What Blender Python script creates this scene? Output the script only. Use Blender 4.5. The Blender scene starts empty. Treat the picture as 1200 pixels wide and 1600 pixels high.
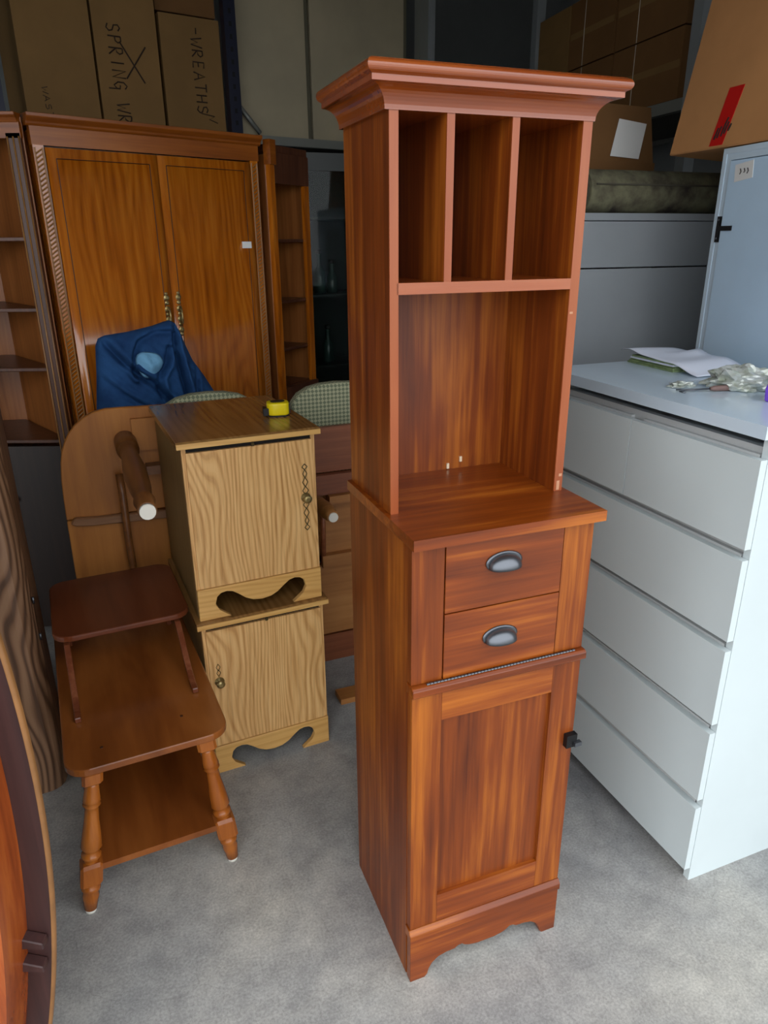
import bpy, bmesh, math, random
from mathutils import Vector, Matrix, noise
random.seed(7)
R = math.radians
sc = bpy.context.scene
C = sc.collection

# ------------------------------------------------------------------ camera
cam_d = bpy.data.cameras.new('camera'); cam = bpy.data.objects.new('camera', cam_d); C.objects.link(cam)
cam_d.sensor_fit = 'VERTICAL'; cam_d.sensor_height = 36.0; cam_d.lens = 36.0 * 1111.7 / 1600
cam_d.clip_start = 0.02
PITCH, ROLL = 0.3623, -0.0077
cam.matrix_world = Matrix.Translation((0, 0, 1.5872)) @ Matrix.Rotation(math.pi/2 - PITCH, 4, 'X') @ Matrix.Rotation(ROLL, 4, 'Z')
sc.camera = cam

# ------------------------------------------------------------------ sky (overcast daylight outside the open door) and exposure
w = bpy.data.worlds.new('world'); sc.world = w; w.use_nodes = True
bg = w.node_tree.nodes['Background']
bg.inputs['Color'].default_value = (0.95, 0.97, 1.0, 1); bg.inputs['Strength'].default_value = 1.6
sc.view_settings.view_transform = 'Standard'; sc.view_settings.look = 'None'
sc.view_settings.gamma = 1.0; sc.view_settings.use_curve_mapping = False
sc.view_settings.exposure = 0.74
try:
    sc.cycles.use_denoising = True
    sc.cycles.max_bounces = 8; sc.cycles.diffuse_bounces = 5
except Exception: pass

# ------------------------------------------------------------------ materials
def lin(c):
    return tuple(((v/255)/12.92 if v/255 <= .04045 else ((v/255+.055)/1.055)**2.4) for v in c) + (1,)
def newmat(name):
    m = bpy.data.materials.new(name); m.use_nodes = True
    nt = m.node_tree; b = nt.nodes['Principled BSDF']
    return m, nt, b
def node(nt, t, **k):
    n = nt.nodes.new(t)
    for a, v in k.items(): setattr(n, a, v)
    return n
def ramp(nt, stops):
    r = node(nt, 'ShaderNodeValToRGB'); e = r.color_ramp.elements
    while len(e) < len(stops): e.new(.5)
    for i, (p, c) in enumerate(stops): e[i].position = p; e[i].color = c
    return r
def coords(nt, scale, rnd=True):
    tc = node(nt, 'ShaderNodeTexCoord'); mp = node(nt, 'ShaderNodeMapping'); mp.inputs['Scale'].default_value = scale
    if rnd:
        oi = node(nt, 'ShaderNodeObjectInfo'); mu = node(nt, 'ShaderNodeMath', operation='MULTIPLY'); mu.inputs[1].default_value = 17.3
        nt.links.new(oi.outputs['Random'], mu.inputs[0])
        ad = node(nt, 'ShaderNodeVectorMath', operation='ADD')
        nt.links.new(tc.outputs['Object'], ad.inputs[0]); nt.links.new(mu.outputs[0], ad.inputs[1]); nt.links.new(ad.outputs[0], mp.inputs['Vector'])
    else: nt.links.new(tc.outputs['Object'], mp.inputs['Vector'])
    return mp
def tex_noise(nt, scale, detail=4, rough=.6, dist=0, rnd=True):
    mp = coords(nt, scale, rnd); n = node(nt, 'ShaderNodeTexNoise')
    n.inputs['Scale'].default_value = 1; n.inputs['Detail'].default_value = detail; n.inputs['Roughness'].default_value = rough; n.inputs['Distortion'].default_value = dist
    nt.links.new(mp.outputs[0], n.inputs['Vector']); return n
def mixc(nt, f, a, b, mode='MIX'):
    m = node(nt, 'ShaderNodeMix', data_type='RGBA', blend_type=mode)
    for s, v in ((0, f), (6, a), (7, b)):
        if hasattr(v, 'links'): nt.links.new(v, m.inputs[s])
        else: m.inputs[s].default_value = v
    return m.outputs[2]
def wood(name, dark, mid, light, axis='z', rough=.38, fine=55, along=2.0, blotch=.45, cath=0, cathf=.02, bump=.12, spec=.5, coat=0, camp=60, cn=(6, 1.1)):
    m, nt, b = newmat(name)
    def sc3(x, l): return tuple(l if ax == axis else x for ax in 'xyz')
    n1 = tex_noise(nt, sc3(fine, along), 5, .62, .3)
    n2 = tex_noise(nt, sc3(7, 1.6), 3, .55, .4)
    mx = node(nt, 'ShaderNodeMix', data_type='FLOAT'); mx.inputs[0].default_value = blotch
    nt.links.new(n1.outputs['Fac'], mx.inputs[2]); nt.links.new(n2.outputs['Fac'], mx.inputs[3])
    r = ramp(nt, [(.30, lin(dark)), (.5, lin(mid)), (.70, lin(light))])
    nt.links.new(mx.outputs[0], r.inputs[0]); col = r.outputs[0]
    if cath:
        # growth rings cut by the board: contour lines of a slope plus slow noise, stretched along the grain
        k = 2*math.pi/cathf
        mp = coords(nt, sc3(k, 0)); dt = node(nt, 'ShaderNodeVectorMath', operation='DOT_PRODUCT'); dt.inputs[1].default_value = (1, 1, 1)
        nt.links.new(mp.outputs[0], dt.inputs[0])
        nz = tex_noise(nt, sc3(*cn), 1.5, .5, .2)
        ma = node(nt, 'ShaderNodeMath', operation='MULTIPLY_ADD'); ma.inputs[1].default_value = camp
        nt.links.new(nz.outputs['Fac'], ma.inputs[0]); nt.links.new(dt.outputs['Value'], ma.inputs[2])
        sn = node(nt, 'ShaderNodeMath', operation='SINE'); nt.links.new(ma.outputs[0], sn.inputs[0])
        wv = node(nt, 'ShaderNodeMath', operation='MULTIPLY_ADD'); wv.inputs[1].default_value = .5; wv.inputs[2].default_value = .5
        nt.links.new(sn.outputs[0], wv.inputs[0])
        rr = ramp(nt, [(0.05, lin(dark)), (.32, lin(mid)), (.9, lin(light))]); nt.links.new(wv.outputs[0], rr.inputs[0])
        col = mixc(nt, cath, col, rr.outputs[0])
    nt.links.new(col, b.inputs['Base Color'])
    b.inputs['Roughness'].default_value = rough; b.inputs['Specular IOR Level'].default_value = spec
    if coat: b.inputs['Coat Weight'].default_value = coat; b.inputs['Coat Roughness'].default_value = .12
    if bump:
        bp = node(nt, 'ShaderNodeBump'); bp.inputs['Strength'].default_value = bump; bp.inputs['Distance'].default_value = .002
        nt.links.new(n1.outputs['Fac'], bp.inputs['Height']); nt.links.new(bp.outputs[0], b.inputs['Normal'])
    return m
def plain(name, c, rough=.5, metal=0, var=0, vs=8, c2=None, bump=0, bs=80, spec=.5):
    m, nt, b = newmat(name)
    b.inputs['Base Color'].default_value = lin(c); b.inputs['Roughness'].default_value = rough; b.inputs['Metallic'].default_value = metal
    b.inputs['Specular IOR Level'].default_value = spec
    if var or c2:
        n = tex_noise(nt, (vs,)*3, 4, .6); r = ramp(nt, [(.35, lin(c)), (.68, lin(c2 or tuple(max(0, v*(1-var)) for v in c)))])
        nt.links.new(n.outputs['Fac'], r.inputs[0]); nt.links.new(r.outputs[0], b.inputs['Base Color'])
    if bump:
        n = tex_noise(nt, (bs,)*3, 3, .6); bp = node(nt, 'ShaderNodeBump'); bp.inputs['Strength'].default_value = bump; bp.inputs['Distance'].default_value = .004
        nt.links.new(n.outputs['Fac'], bp.inputs['Height']); nt.links.new(bp.outputs[0], b.inputs['Normal'])
    return m
def cardboard(name, c):
    m, nt, b = newmat(name)
    n = tex_noise(nt, (3, 3, 3), 4, .6); r = ramp(nt, [(.3, lin(tuple(v*.9 for v in c))), (.7, lin(c))]); nt.links.new(n.outputs['Fac'], r.inputs[0])
    nt.links.new(r.outputs[0], b.inputs['Base Color']); b.inputs['Roughness'].default_value = .85; b.inputs['Specular IOR Level'].default_value = .2
    n2 = tex_noise(nt, (6, 6, 220), 2, .5); bp = node(nt, 'ShaderNodeBump'); bp.inputs['Strength'].default_value = .08; bp.inputs['Distance'].default_value = .002
    nt.links.new(n2.outputs['Fac'], bp.inputs['Height']); nt.links.new(bp.outputs[0], b.inputs['Normal'])
    return m
M = {}
M['cab'] = wood('cherry stained wood', (66, 23, 5), (122, 56, 12), (184, 106, 30), 'z', .42, blotch=.5, spec=.4)
M['cabx'] = wood('cherry stained wood, crosswise grain', (76, 28, 6), (128, 58, 13), (188, 108, 32), 'x', .28, blotch=.5)
M['cabedge'] = wood('cherry edge sheen', (134, 62, 26), (150, 76, 36), (166, 92, 48), 'z', .32, blotch=.7)  # cabinet wood painted lighter and pinker in place of a glossy reflection
M['cabedgex'] = wood('cherry edge sheen, crosswise', (136, 62, 26), (152, 76, 36), (168, 92, 50), 'x', .24, blotch=.7, coat=.5)  # crosswise version, same reflection painted into the colour
M['cornice'] = wood('cherry moulding', (108, 44, 10), (136, 62, 18), (162, 84, 30), 'x', .24, blotch=.6, coat=.7, bump=.03)
M['oak'] = wood('golden oak veneer', (168, 116, 60), (216, 166, 102), (236, 194, 132), 'z', .42, fine=120, along=5, cath=.38, cathf=.016, blotch=.15, camp=120, cn=(5, 1.3))
M['oakx'] = wood('golden oak, crosswise grain', (186, 134, 68), (214, 164, 92), (230, 186, 116), 'x', .38, fine=80, cath=.25, cathf=.02)
M['oaktop'] = wood('brown oak top', (112, 76, 38), (140, 100, 54), (158, 118, 68), 'y', .22, fine=70, cath=.25, cathf=.025)
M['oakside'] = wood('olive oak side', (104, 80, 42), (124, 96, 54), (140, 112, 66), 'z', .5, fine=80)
M['maple'] = wood('brown maple', (100, 52, 20), (132, 73, 30), (158, 94, 42), 'y', .2, fine=14, along=1.0, blotch=.7)
M['mapletier'] = wood('dark brown maple', (82, 38, 20), (104, 52, 28), (122, 66, 38), 'y', .22, fine=14, along=1.0, blotch=.7)
M['mapleleg'] = wood('amber maple', (124, 62, 16), (156, 86, 28), (180, 108, 42), 'z', .24, fine=45)
M['bracket'] = wood('brown maple bracket', (92, 46, 26), (114, 60, 36), (140, 84, 56), 'z', .16)
M['ward'] = wood('walnut brown veneer', (118, 56, 8), (176, 94, 16), (204, 124, 34), 'z', .22, fine=46, along=2.4, cath=.22, cathf=.04, blotch=.35, coat=1, bump=.02)
M['wardx'] = wood('walnut brown frieze', (104, 50, 12), (138, 74, 20), (164, 96, 32), 'x', .3)
M['warddark'] = wood('dark walnut', (58, 30, 18), (80, 46, 30), (102, 62, 42), 'z', .36)
M['wardtrim'] = wood('carved walnut trim', (104, 68, 32), (142, 98, 50), (170, 124, 70), 'z', .4)
M['inlay'] = plain('dark inlay line', (62, 30, 12), .4)
M['bookback'] = wood('bookcase back panel', (112, 62, 26), (148, 90, 44), (172, 112, 60), 'z', .36)
M['darkgrain'] = wood('dark cathedral grain', (62, 40, 26), (122, 88, 62), (156, 120, 90), 'z', .5, fine=60, cath=.65, cathf=.038, camp=80, cn=(5, 1.7))
M['palewood'] = wood('weathered pale wood', (168, 150, 132), (190, 174, 156), (168, 152, 138), 'x', .6)
M['under'] = wood('tan table underside', (138, 80, 24), (170, 106, 38), (192, 128, 54), 'z', .5, fine=40, blotch=.7)
M['legbrown'] = wood('dark turned leg', (90, 52, 24), (118, 72, 34), (142, 92, 48), 'y', .4)
M['batten'] = wood('batten wood', (110, 70, 40), (140, 98, 64), (160, 118, 82), 'x', .45)
M['rtwood'] = wood('tan upturned table', (140, 88, 40), (166, 110, 56), (184, 130, 72), 'x', .5, fine=40)
M['rtdark'] = wood('reddish table edge', (104, 54, 30), (128, 70, 40), (146, 88, 54), 'x', .45)
M['mahog'] = wood('mahogany apron', (96, 36, 14), (150, 70, 24), (190, 104, 40), 'z', .26, fine=35)
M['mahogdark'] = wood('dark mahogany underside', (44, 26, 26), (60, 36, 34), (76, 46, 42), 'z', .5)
M['tabrim'] = plain('worn tan table rim', (150, 104, 58), .5, var=.2)
M['white'] = plain('white laminate', (206, 218, 220), .34, var=.02, vs=3)
M['whitetop'] = plain('white laminate top', (204, 222, 236), .14, var=.02, vs=3)  # bluish tint paints the reflected locker into the top's colour
M['whitein'] = plain('white carcass', (188, 192, 192), .5)
M['pewter'] = plain('dark pewter', (104, 108, 114), .3, .85)
M['black'] = plain('black metal', (22, 22, 24), .4, .4)
M['brass'] = plain('aged brass', (150, 128, 76), .35, .8, c2=(190, 170, 120), vs=60)
M['brassdark'] = plain('antique brass', (86, 74, 44), .4, .7)
M['glide'] = plain('white glide', (226, 222, 210), .5)
M['label'] = plain('white sticker', (236, 236, 232), .6)
M['ink'] = plain('black ink', (34, 28, 24), .8)
M['inkbrown'] = plain('marker ink', (46, 30, 18), .8)
M['box'] = cardboard('brown cardboard', (140, 108, 66))
M['boxdark'] = cardboard('dark brown cardboard', (126, 90, 54))
M['boxbig'] = cardboard('tan cardboard', (198, 142, 90))
M['redtape'] = plain('red tape', (196, 26, 22), .35)
M['strap'] = plain('pale strapping', (190, 180, 160), .5)
M['panelgrey'] = plain('grey green panel', (178, 166, 138), .6, c2=(160, 150, 126), vs=2)
M['panelseam'] = plain('olive frame', (96, 92, 74), .6)
M['rackblue'] = plain('dark blue rack steel', (28, 32, 52), .45, .2)
M['racksteel'] = plain('grey rack steel', (132, 134, 128), .5, .3)
M['slot'] = plain('rack slot', (12, 12, 14), .8)
M['deck'] = plain('dark decking', (66, 62, 54), .7)
M['post'] = plain('grey post', (150, 156, 158), .5, .2)
M['greybox'] = plain('blue grey metal', (156, 162, 166), .42, .0, var=.06, vs=2)
M['locker'] = plain('pale blue grey enamel', (208, 228, 242), .36, var=.03, vs=3)
M['lockerdoor'] = plain('pale blue enamel door', (202, 230, 252), .30, var=.03, vs=3)
M['rugback'] = plain('rug backing', (78, 74, 62), .95)
M['rug'] = plain('olive patterned rug', (126, 124, 96), .95, c2=(54, 46, 40), vs=10, bump=.5, bs=300)
M['blanket'] = plain('navy quilted blanket', (38, 78, 126), .85, c2=(24, 54, 96), vs=9, bump=.35, bs=90, spec=.2)
M['blanketlight'] = plain('pale blue lining', (120, 176, 214), .85, bump=.5, bs=120, spec=.2)
M['piping'] = plain('purple piping', (70, 60, 104), .8)
M['tape'] = plain('yellow plastic', (238, 214, 16), .32)
M['tapeblack'] = plain('black rubber', (24, 24, 24), .55)
M['paper'] = plain('white paper', (226, 232, 246), .7)
M['papergreen'] = plain('green magazine', (150, 170, 120), .6, c2=(110, 130, 90), vs=30)
M['foil'] = plain('clear crumpled plastic', (200, 206, 204), .18, .25, c2=(160, 168, 150), vs=40)
M['purple'] = plain('purple packet', (130, 84, 222), .4)
M['bluecap'] = plain('blue packet end', (40, 120, 200), .4)
M['stick'] = plain('brown handle', (120, 96, 90), .5)
M['darkframe'] = plain('black green frame', (34, 42, 40), .4)
M['darkback'] = plain('dark cabinet back', (40, 50, 50), .7)
M['bottle'] = plain('dark green glassware', (60, 84, 78), .12, 0)
M['spot'] = plain('pale cream spot', (226, 206, 176), .7)
M['bare'] = plain('bare worn wood', (188, 138, 106), .7)
M['cupdark'] = wood('near-black walnut', (28, 18, 14), (40, 26, 20), (52, 34, 26), 'z', .35)
M['dark'] = plain('dark gap', (20, 14, 10), .8)
M['wall'] = plain('grey metal wall', (132, 136, 136), .6, var=.08, vs=1.5)
M['ceil'] = plain('grey ceiling', (120, 122, 122), .7)
def checked():
    m, nt, b = newmat('checked sage upholstery')
    tc = node(nt, 'ShaderNodeTexCoord'); mp = node(nt, 'ShaderNodeMapping'); mp.inputs['Rotation'].default_value = (0, R(45), 0)
    ck = node(nt, 'ShaderNodeTexChecker'); ck.inputs['Scale'].default_value = 95
    ck.inputs['Color1'].default_value = lin((172, 172, 140)); ck.inputs['Color2'].default_value = lin((112, 120, 96))
    nt.links.new(tc.outputs['Object'], mp.inputs[0]); nt.links.new(mp.outputs[0], ck.inputs['Vector']); nt.links.new(ck.outputs['Color'], b.inputs['Base Color'])
    b.inputs['Roughness'].default_value = .9
    return m
M['check'] = checked()
def glassmat():
    m, nt, b = newmat('dark glass'); b.inputs['Base Color'].default_value = (.55, .62, .6, 1); b.inputs['Roughness'].default_value = .03
    b.inputs['Transmission Weight'].default_value = 1; b.inputs['IOR'].default_value = 1.2
    return m
M['glass'] = glassmat()
def concrete():
    m, nt, b = newmat('worn grey concrete')
    a = tex_noise(nt, (.9, .9, .9), 5, .6, .3, False); r1 = ramp(nt, [(.32, lin((130, 133, 136))), (.5, lin((166, 166, 163))), (.7, lin((193, 190, 180)))])
    nt.links.new(a.outputs['Fac'], r1.inputs[0])
    s = tex_noise(nt, (9, 9, 9), 7, .72, .1, False); r2 = ramp(nt, [(.33, (.74, .74, .75, 1)), (.64, (1.12, 1.12, 1.11, 1))]); nt.links.new(s.outputs['Fac'], r2.inputs[0])
    c = mixc(nt, 1.0, r1.outputs[0], r2.outputs[0], 'MULTIPLY')
    g = tex_noise(nt, (160, 160, 160), 3, .7, 0, False); r3 = ramp(nt, [(.3, (.74, .74, .74, 1)), (.7, (1.2, 1.2, 1.2, 1))]); nt.links.new(g.outputs['Fac'], r3.inputs[0])
    c = mixc(nt, 1.0, c, r3.outputs[0], 'MULTIPLY')
    v = node(nt, 'ShaderNodeTexVoronoi', feature='DISTANCE_TO_EDGE'); mp = coords(nt, (.45, .45, .45), False); 
    nz = tex_noise(nt, (3, 3, 3), 3, .6, 0, False); ad = node(nt, 'ShaderNodeVectorMath', operation='MULTIPLY_ADD'); ad.inputs[1].default_value = (.12, .12, .12)
    nt.links.new(nz.outputs['Color'], ad.inputs[0]); nt.links.new(mp.outputs[0], ad.inputs[2]); nt.links.new(ad.outputs[0], v.inputs['Vector'])
    r4 = ramp(nt, [(0, (.72, .72, .72, 1)), (.003, (1, 1, 1, 1))]); nt.links.new(v.outputs['Distance'], r4.inputs[0])
    c = mixc(nt, .5, c, mixc(nt, 1.0, c, r4.outputs[0], 'MULTIPLY'))
    nt.links.new(c, b.inputs['Base Color']); b.inputs['Roughness'].default_value = .62; b.inputs['Specular IOR Level'].default_value = .35
    bp = node(nt, 'ShaderNodeBump'); bp.inputs['Strength'].default_value = .15; bp.inputs['Distance'].default_value = .004
    nt.links.new(s.outputs['Fac'], bp.inputs['Height']); nt.links.new(bp.outputs[0], b.inputs['Normal'])
    return m
M['concrete'] = concrete()

# ------------------------------------------------------------------ object helpers
def thing(name, label, cat, loc=(0, 0, 0), rotz=0, group=None):
    o = bpy.data.objects.new(name, None); C.objects.link(o); o.empty_display_size = .1
    o.location = loc; o.rotation_euler = (0, 0, rotz)
    return tag(o, label, cat, group)
def tag(o, label, cat, group=None):
    o['label'] = label; o['category'] = cat
    if group: o['group'] = group
    return o
def link(name, me, mat, parent=None, label=None, smooth=False):
    o = bpy.data.objects.new(name, me); C.objects.link(o)
    if mat: me.materials.append(M[mat])
    if parent: o.parent = parent
    if label: o['label'] = label
    if smooth:
        for p in me.polygons: p.use_smooth = True
    return o
def frombm(name, bm, mat, parent=None, label=None, smooth=False):
    bmesh.ops.recalc_face_normals(bm, faces=bm.faces)
    me = bpy.data.meshes.new(name); bm.to_mesh(me); bm.free()
    return link(name, me, mat, parent, label, smooth)
def bevel(bm, w, seg=1):
    es = [e for e in bm.edges if len(e.link_faces) == 2 and e.calc_face_angle(0) > .5]
    bmesh.ops.bevel(bm, geom=es, offset=w, segments=seg, profile=.6, affect='EDGES', clamp_overlap=True)
def bxm(bm, x0, x1, y0, y1, z0, z1):
    v = [bm.verts.new((x, y, z)) for z in (z0, z1) for y in (y0, y1) for x in (x0, x1)]
    for f in ((0, 2, 3, 1), (4, 5, 7, 6), (0, 1, 5, 4), (2, 6, 7, 3), (0, 4, 6, 2), (1, 3, 7, 5)): bm.faces.new([v[i] for i in f])
def box(name, x0, x1, y0, y1, z0, z1, mat, parent=None, bev=.0015, seg=1, label=None):
    bm = bmesh.new(); bxm(bm, x0, x1, y0, y1, z0, z1)
    if bev: bevel(bm, bev, seg)
    return frombm(name, bm, mat, parent, label, smooth=False)
def prism(name, pts, d0, d1, mat, parent=None, plane='xz', bev=0, label=None, seg=1, smooth=False):
    """outline pts swept between d0 and d1 along the axis left out of the plane"""
    bm = bmesh.new()
    def P(a, b, d): return {'xz': (a, d, b), 'xy': (a, b, d), 'yz': (d, a, b)}[plane]
    A = [bm.verts.new(P(a, b, d0)) for a, b in pts]; B = [bm.verts.new(P(a, b, d1)) for a, b in pts]
    n = len(pts); bm.faces.new(A); bm.faces.new(B[::-1])
    for i in range(n): bm.faces.new((A[i], A[(i+1) % n], B[(i+1) % n], B[i]))
    bmesh.ops.recalc_face_normals(bm, faces=bm.faces)
    if bev: bevel(bm, bev, seg)
    return frombm(name, bm, mat, parent, label, smooth)
def basis(p0, p1):
    d = (Vector(p1) - Vector(p0)); L = d.length; d.normalize()
    a = Vector((0, 0, 1)) if abs(d.z) < .9 else Vector((1, 0, 0))
    u = d.cross(a).normalized(); v = d.cross(u)
    return d, u, v, L
def lathem(bm, p0, p1, prof, n=16):
    """prof: list of (t 0..1 along p0->p1, radius)"""
    d, u, v, L = basis(p0, p1); p0 = Vector(p0); rings = []
    for t, r in prof:
        c = p0 + d*(t*L)
        rings.append([bm.verts.new(c + (u*math.cos(2*math.pi*k/n) + v*math.sin(2*math.pi*k/n))*max(r, 1e-4)) for k in range(n)])
    for a, b in zip(rings, rings[1:]):
        for k in range(n): bm.faces.new((a[k], a[(k+1) % n], b[(k+1) % n], b[k]))
    bm.faces.new(rings[0]); bm.faces.new(rings[-1][::-1])
def lathe(name, p0, p1, prof, mat, parent=None, n=16, label=None):
    bm = bmesh.new(); lathem(bm, p0, p1, prof, n); o = frombm(name, bm, mat, parent, label)
    for p in o.data.polygons: p.use_smooth = len(p.vertices) == 4
    return o
def tubem(bm, pts, r, n=8, closed=False):
    pts = [Vector(p) for p in pts]; rings = []
    prev = None
    for i, p in enumerate(pts):
        d = (pts[min(i+1, len(pts)-1)] - pts[max(i-1, 0)]).normalized()
        if prev is None:
            a = Vector((0, 0, 1)) if abs(d.z) < .9 else Vector((1, 0, 0)); u = d.cross(a).normalized()
        else: u = (prev - d*prev.dot(d)).normalized()
        prev = u; v = d.cross(u); rr = r[i] if isinstance(r, (list, tuple)) else r
        rings.append([bm.verts.new(p + (u*math.cos(2*math.pi*k/n) + v*math.sin(2*math.pi*k/n))*rr) for k in range(n)])
    for a, b in zip(rings, rings[1:]):
        for k in range(n): bm.faces.new((a[k], a[(k+1) % n], b[(k+1) % n], b[k]))
    bm.faces.new(rings[0]); bm.faces.new(rings[-1][::-1])
def tube(name, pts, r, mat, parent=None, n=8, label=None):
    bm = bmesh.new(); tubem(bm, pts, r, n); return frombm(name, bm, mat, parent, label, smooth=True)
def rrect(x0, x1, y0, y1, r, n=6, corners=(1, 1, 1, 1)):
    out = []
    for i, (cx, cy, a0) in enumerate(((x0+r, y0+r, 180), (x1-r, y0+r, 270), (x1-r, y1-r, 0), (x0+r, y1-r, 90))):
        if corners[i]:
            for k in range(n+1):
                a = R(a0 + 90*k/n); out.append((cx + r*math.cos(a), cy + r*math.sin(a)))
        else: out.append(((x0, x1, x1, x0)[i], (y0, y0, y1, y1)[i]))
    return out
def struct(o): o['kind'] = 'structure'; return o
def copy_tree(o, parent=None):
    c = o.copy(); C.objects.link(c)
    if parent is not None: c.parent = parent
    for ch in list(o.children): copy_tree(ch, c)
    return c

# ------------------------------------------------------------------ the building: axes turned 20 degrees, big door open behind the camera
BY = R(20)
FW = .55   # inner face of the front wall with the open roller door
def setting(name, *a, **k):
    o = box(name, *a, bev=0, **k); o.rotation_euler = (0, 0, BY); return struct(o)
setting('floor', -30, 30, -40, 6.1, -.2, 0, 'concrete')
setting('wall_back', -5.2, 3.9, 5.9, 6.1, 0, 3.6, 'wall')
setting('wall_left', -5.2, -5.0, FW, 5.9, 0, 3.6, 'wall')
setting('wall_right', 3.7, 3.9, FW, 5.9, 0, 3.6, 'wall')
setting('ceiling', -5.2, 3.9, FW-.2, 6.1, 3.6, 3.8, 'ceil')
DX0, DX1, DZ = -4.6, 2.3, 2.7  # unseen door opening, widened to the left to add fill light
bm = bmesh.new(); bxm(bm, -5.2, DX0, FW-.2, FW, 0, 3.6); bxm(bm, DX1, 3.9, FW-.2, FW, 0, 3.6); bxm(bm, DX0, DX1, FW-.2, FW, DZ, 3.6)
o = frombm('wall_front', bm, 'wall'); o.rotation_euler = (0, 0, BY); struct(o)

# ------------------------------------------------------------------ tall narrow cabinet
t = thing('tall_cabinet', 'tall narrow reddish-brown cabinet with open hutch, two false drawers and lower door', 'cabinet', (.0489, 1.1503, 0), .365)
W, D = .386, .345
box('side_panel', 0, .016, .018, D, 0, 1.083, 'cab', t)
box('side_panel', W-.016, W, .018, D, 0, 1.083, 'cab', t)
box('back_panel', .016, W-.016, D-.008, D, .03, 1.083, 'cab', t)
box('stile', 0, .0645, 0, .018, .796, 1.083, 'cab', t)
box('stile', .3195, W, 0, .018, .796, 1.083, 'cab', t)
for z0, z1 in ((.796, .9355), (.9385, 1.079)):
    dr = box('drawer_front', .067, .317, -.0015, .016, z0, z1, 'cabx', t, .002)
    zc = z1 - .053 if z1 > 1 else .868; xc = .187
    # bin pull: flange plus hooded dome
    fl = lathe('cup_pull', (xc, -.0018, zc), (xc, -.0058, zc), [(0, .0385), (.6, .0385), (1, .035)], 'pewter', dr, 28, 'dark pewter cup pull')
    fl.data.transform(Matrix.Translation((0, 0, zc)) @ Matrix.Diagonal((1, 1, .56, 1)) @ Matrix.Translation((0, 0, -zc)))
    bm = bmesh.new(); nu, nv = 20, 8; g = []
    for j in range(nv+1):
        a = math.pi/2*j/nv
        g.append([bm.verts.new((xc + .034*math.cos(math.pi*i/nu), -.0056 - .023*math.sin(math.pi*i/nu)**.8*math.sin(a), zc - .009 + .026*math.sin(math.pi*i/nu)**.8*math.cos(a))) for i in range(nu+1)])
    for j in range(nv):
        for i in range(nu): bm.faces.new((g[j][i], g[j][i+1], g[j+1][i+1], g[j+1][i]))
    bmesh.ops.remove_doubles(bm, verts=bm.verts, dist=.0002); bmesh.ops.solidify(bm, geom=bm.faces[:], thickness=.0016)
    frombm('pull_hood', bm, 'pewter', dr, smooth=True)
prism('mid_rail', [(-.016, .776), (-.012, .7725), (.018, .7725), (.018, .7945), (-.010, .7945), (-.016, .790)], -.002, W+.003, 'cabx', t, 'yz', .0012)
bm = bmesh.new(); n = 46
for k in range(n):
    x = .03 + (W-.05)*k/n
    lathem(bm, (x, -.006, .7955), (x + (W-.05)/n*.82, -.006, .7955), [(0, .0026), (1, .0026)], 8)
frombm('piano_hinge', bm, 'pewter', t, 'dark piano hinge under the drawer fronts')
dx, dz0, dz1 = W, .158, .770
door = box('door', .05, W-.05, .006, .016, dz0+.04, dz1-.04, 'cab', t, .001, label='framed door with flat recessed panel')
box('door_stile', .001, .0645, -.003, .017, dz0, dz1, 'cab', door, .0015); box('door_stile', .3195, W-.001, -.003, .017, dz0, dz1, 'cab', door, .0015)
box('door_rail', .065, .319, -.003, .017, .702, dz1, 'cabx', door, .0015); box('door_rail', .065, .319, -.003, .017, dz0, .236, 'cabx', door, .0015)
lt = box('latch', .362, .388, -.016, -.003, .553, .585, 'black', door, .003, 2, 'black metal turn latch')
box('latch_lever', .380, .397, -.022, -.012, .556, .566, 'pewter', door, .003, 2)
prism('base_moulding', [(-.012, .130), (.018, .130), (.018, .156), (-.004, .156), (-.008, .150), (-.012, .147)], -.002, W+.002, 'cabx', t, 'yz', .001)
half = [(0.036, 0), (.043, .008), (.047, .024), (.055, .038), (.070, .050), (.090, .055), (.112, .056), (.120, .062), (.130, .063), (.138, .056), (.150, .051), (.170, .047)]
pts = [(0, .130), (0, 0)] + half + [(W-a, b) for a, b in half[::-1]] + [(W, 0), (W, .130)]
prism('scalloped_plinth', pts, -.008, .012, 'cabx', t, 'xz', .001, 'plinth board with scalloped bracket feet')
box('worktop', -.005, W+.012, -.020, D+.002, 1.083, 1.104, 'cabx', t, .002)
# hutch
HB, HT = .116, 1.786
for x0, x1 in ((0.005, .021), (W-.019, W)):
    sp = box('hutch_side', x0, x1, HB+.002, D, 1.104, HT, 'cab', t)
    box('edge_sheen', x0, x1, HB-.001, HB+.002, 1.104, HT, 'cabedge', sp, .0006)  # thin front strip carrying the painted reflection
bp = box('hutch_back', .018, W-.019, D-.008, D, 1.104, HT, 'cab', t)
sh = box('shelf', .018, W-.019, HB+.002, D-.008, 1.503, 1.522, 'cabx', t); box('edge_sheen', .018, W-.019, HB-.001, HB+.002, 1.503, 1.522, 'cabedgex', sh, .0006)
for x in (.106, .227):
    dv = box('divider', x, x+.014, HB+.002, D-.008, 1.522, HT, 'cab', t); box('edge_sheen', x, x+.014, HB-.001, HB+.002, 1.522, HT, 'cabedge', dv, .0006)
tp = box('hutch_top', 0, W, HB, D, HT, HT+.014, 'cabx', t)
for x, y in ((.06, .15), (.165, .15), (.275, .15), (.268, .17)):
    lathe('screw_cap', (x, y, HT+.0002), (x, y, HT-.0022), [(0, .006), (1, .005)], 'spot', tp, 10)
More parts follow.
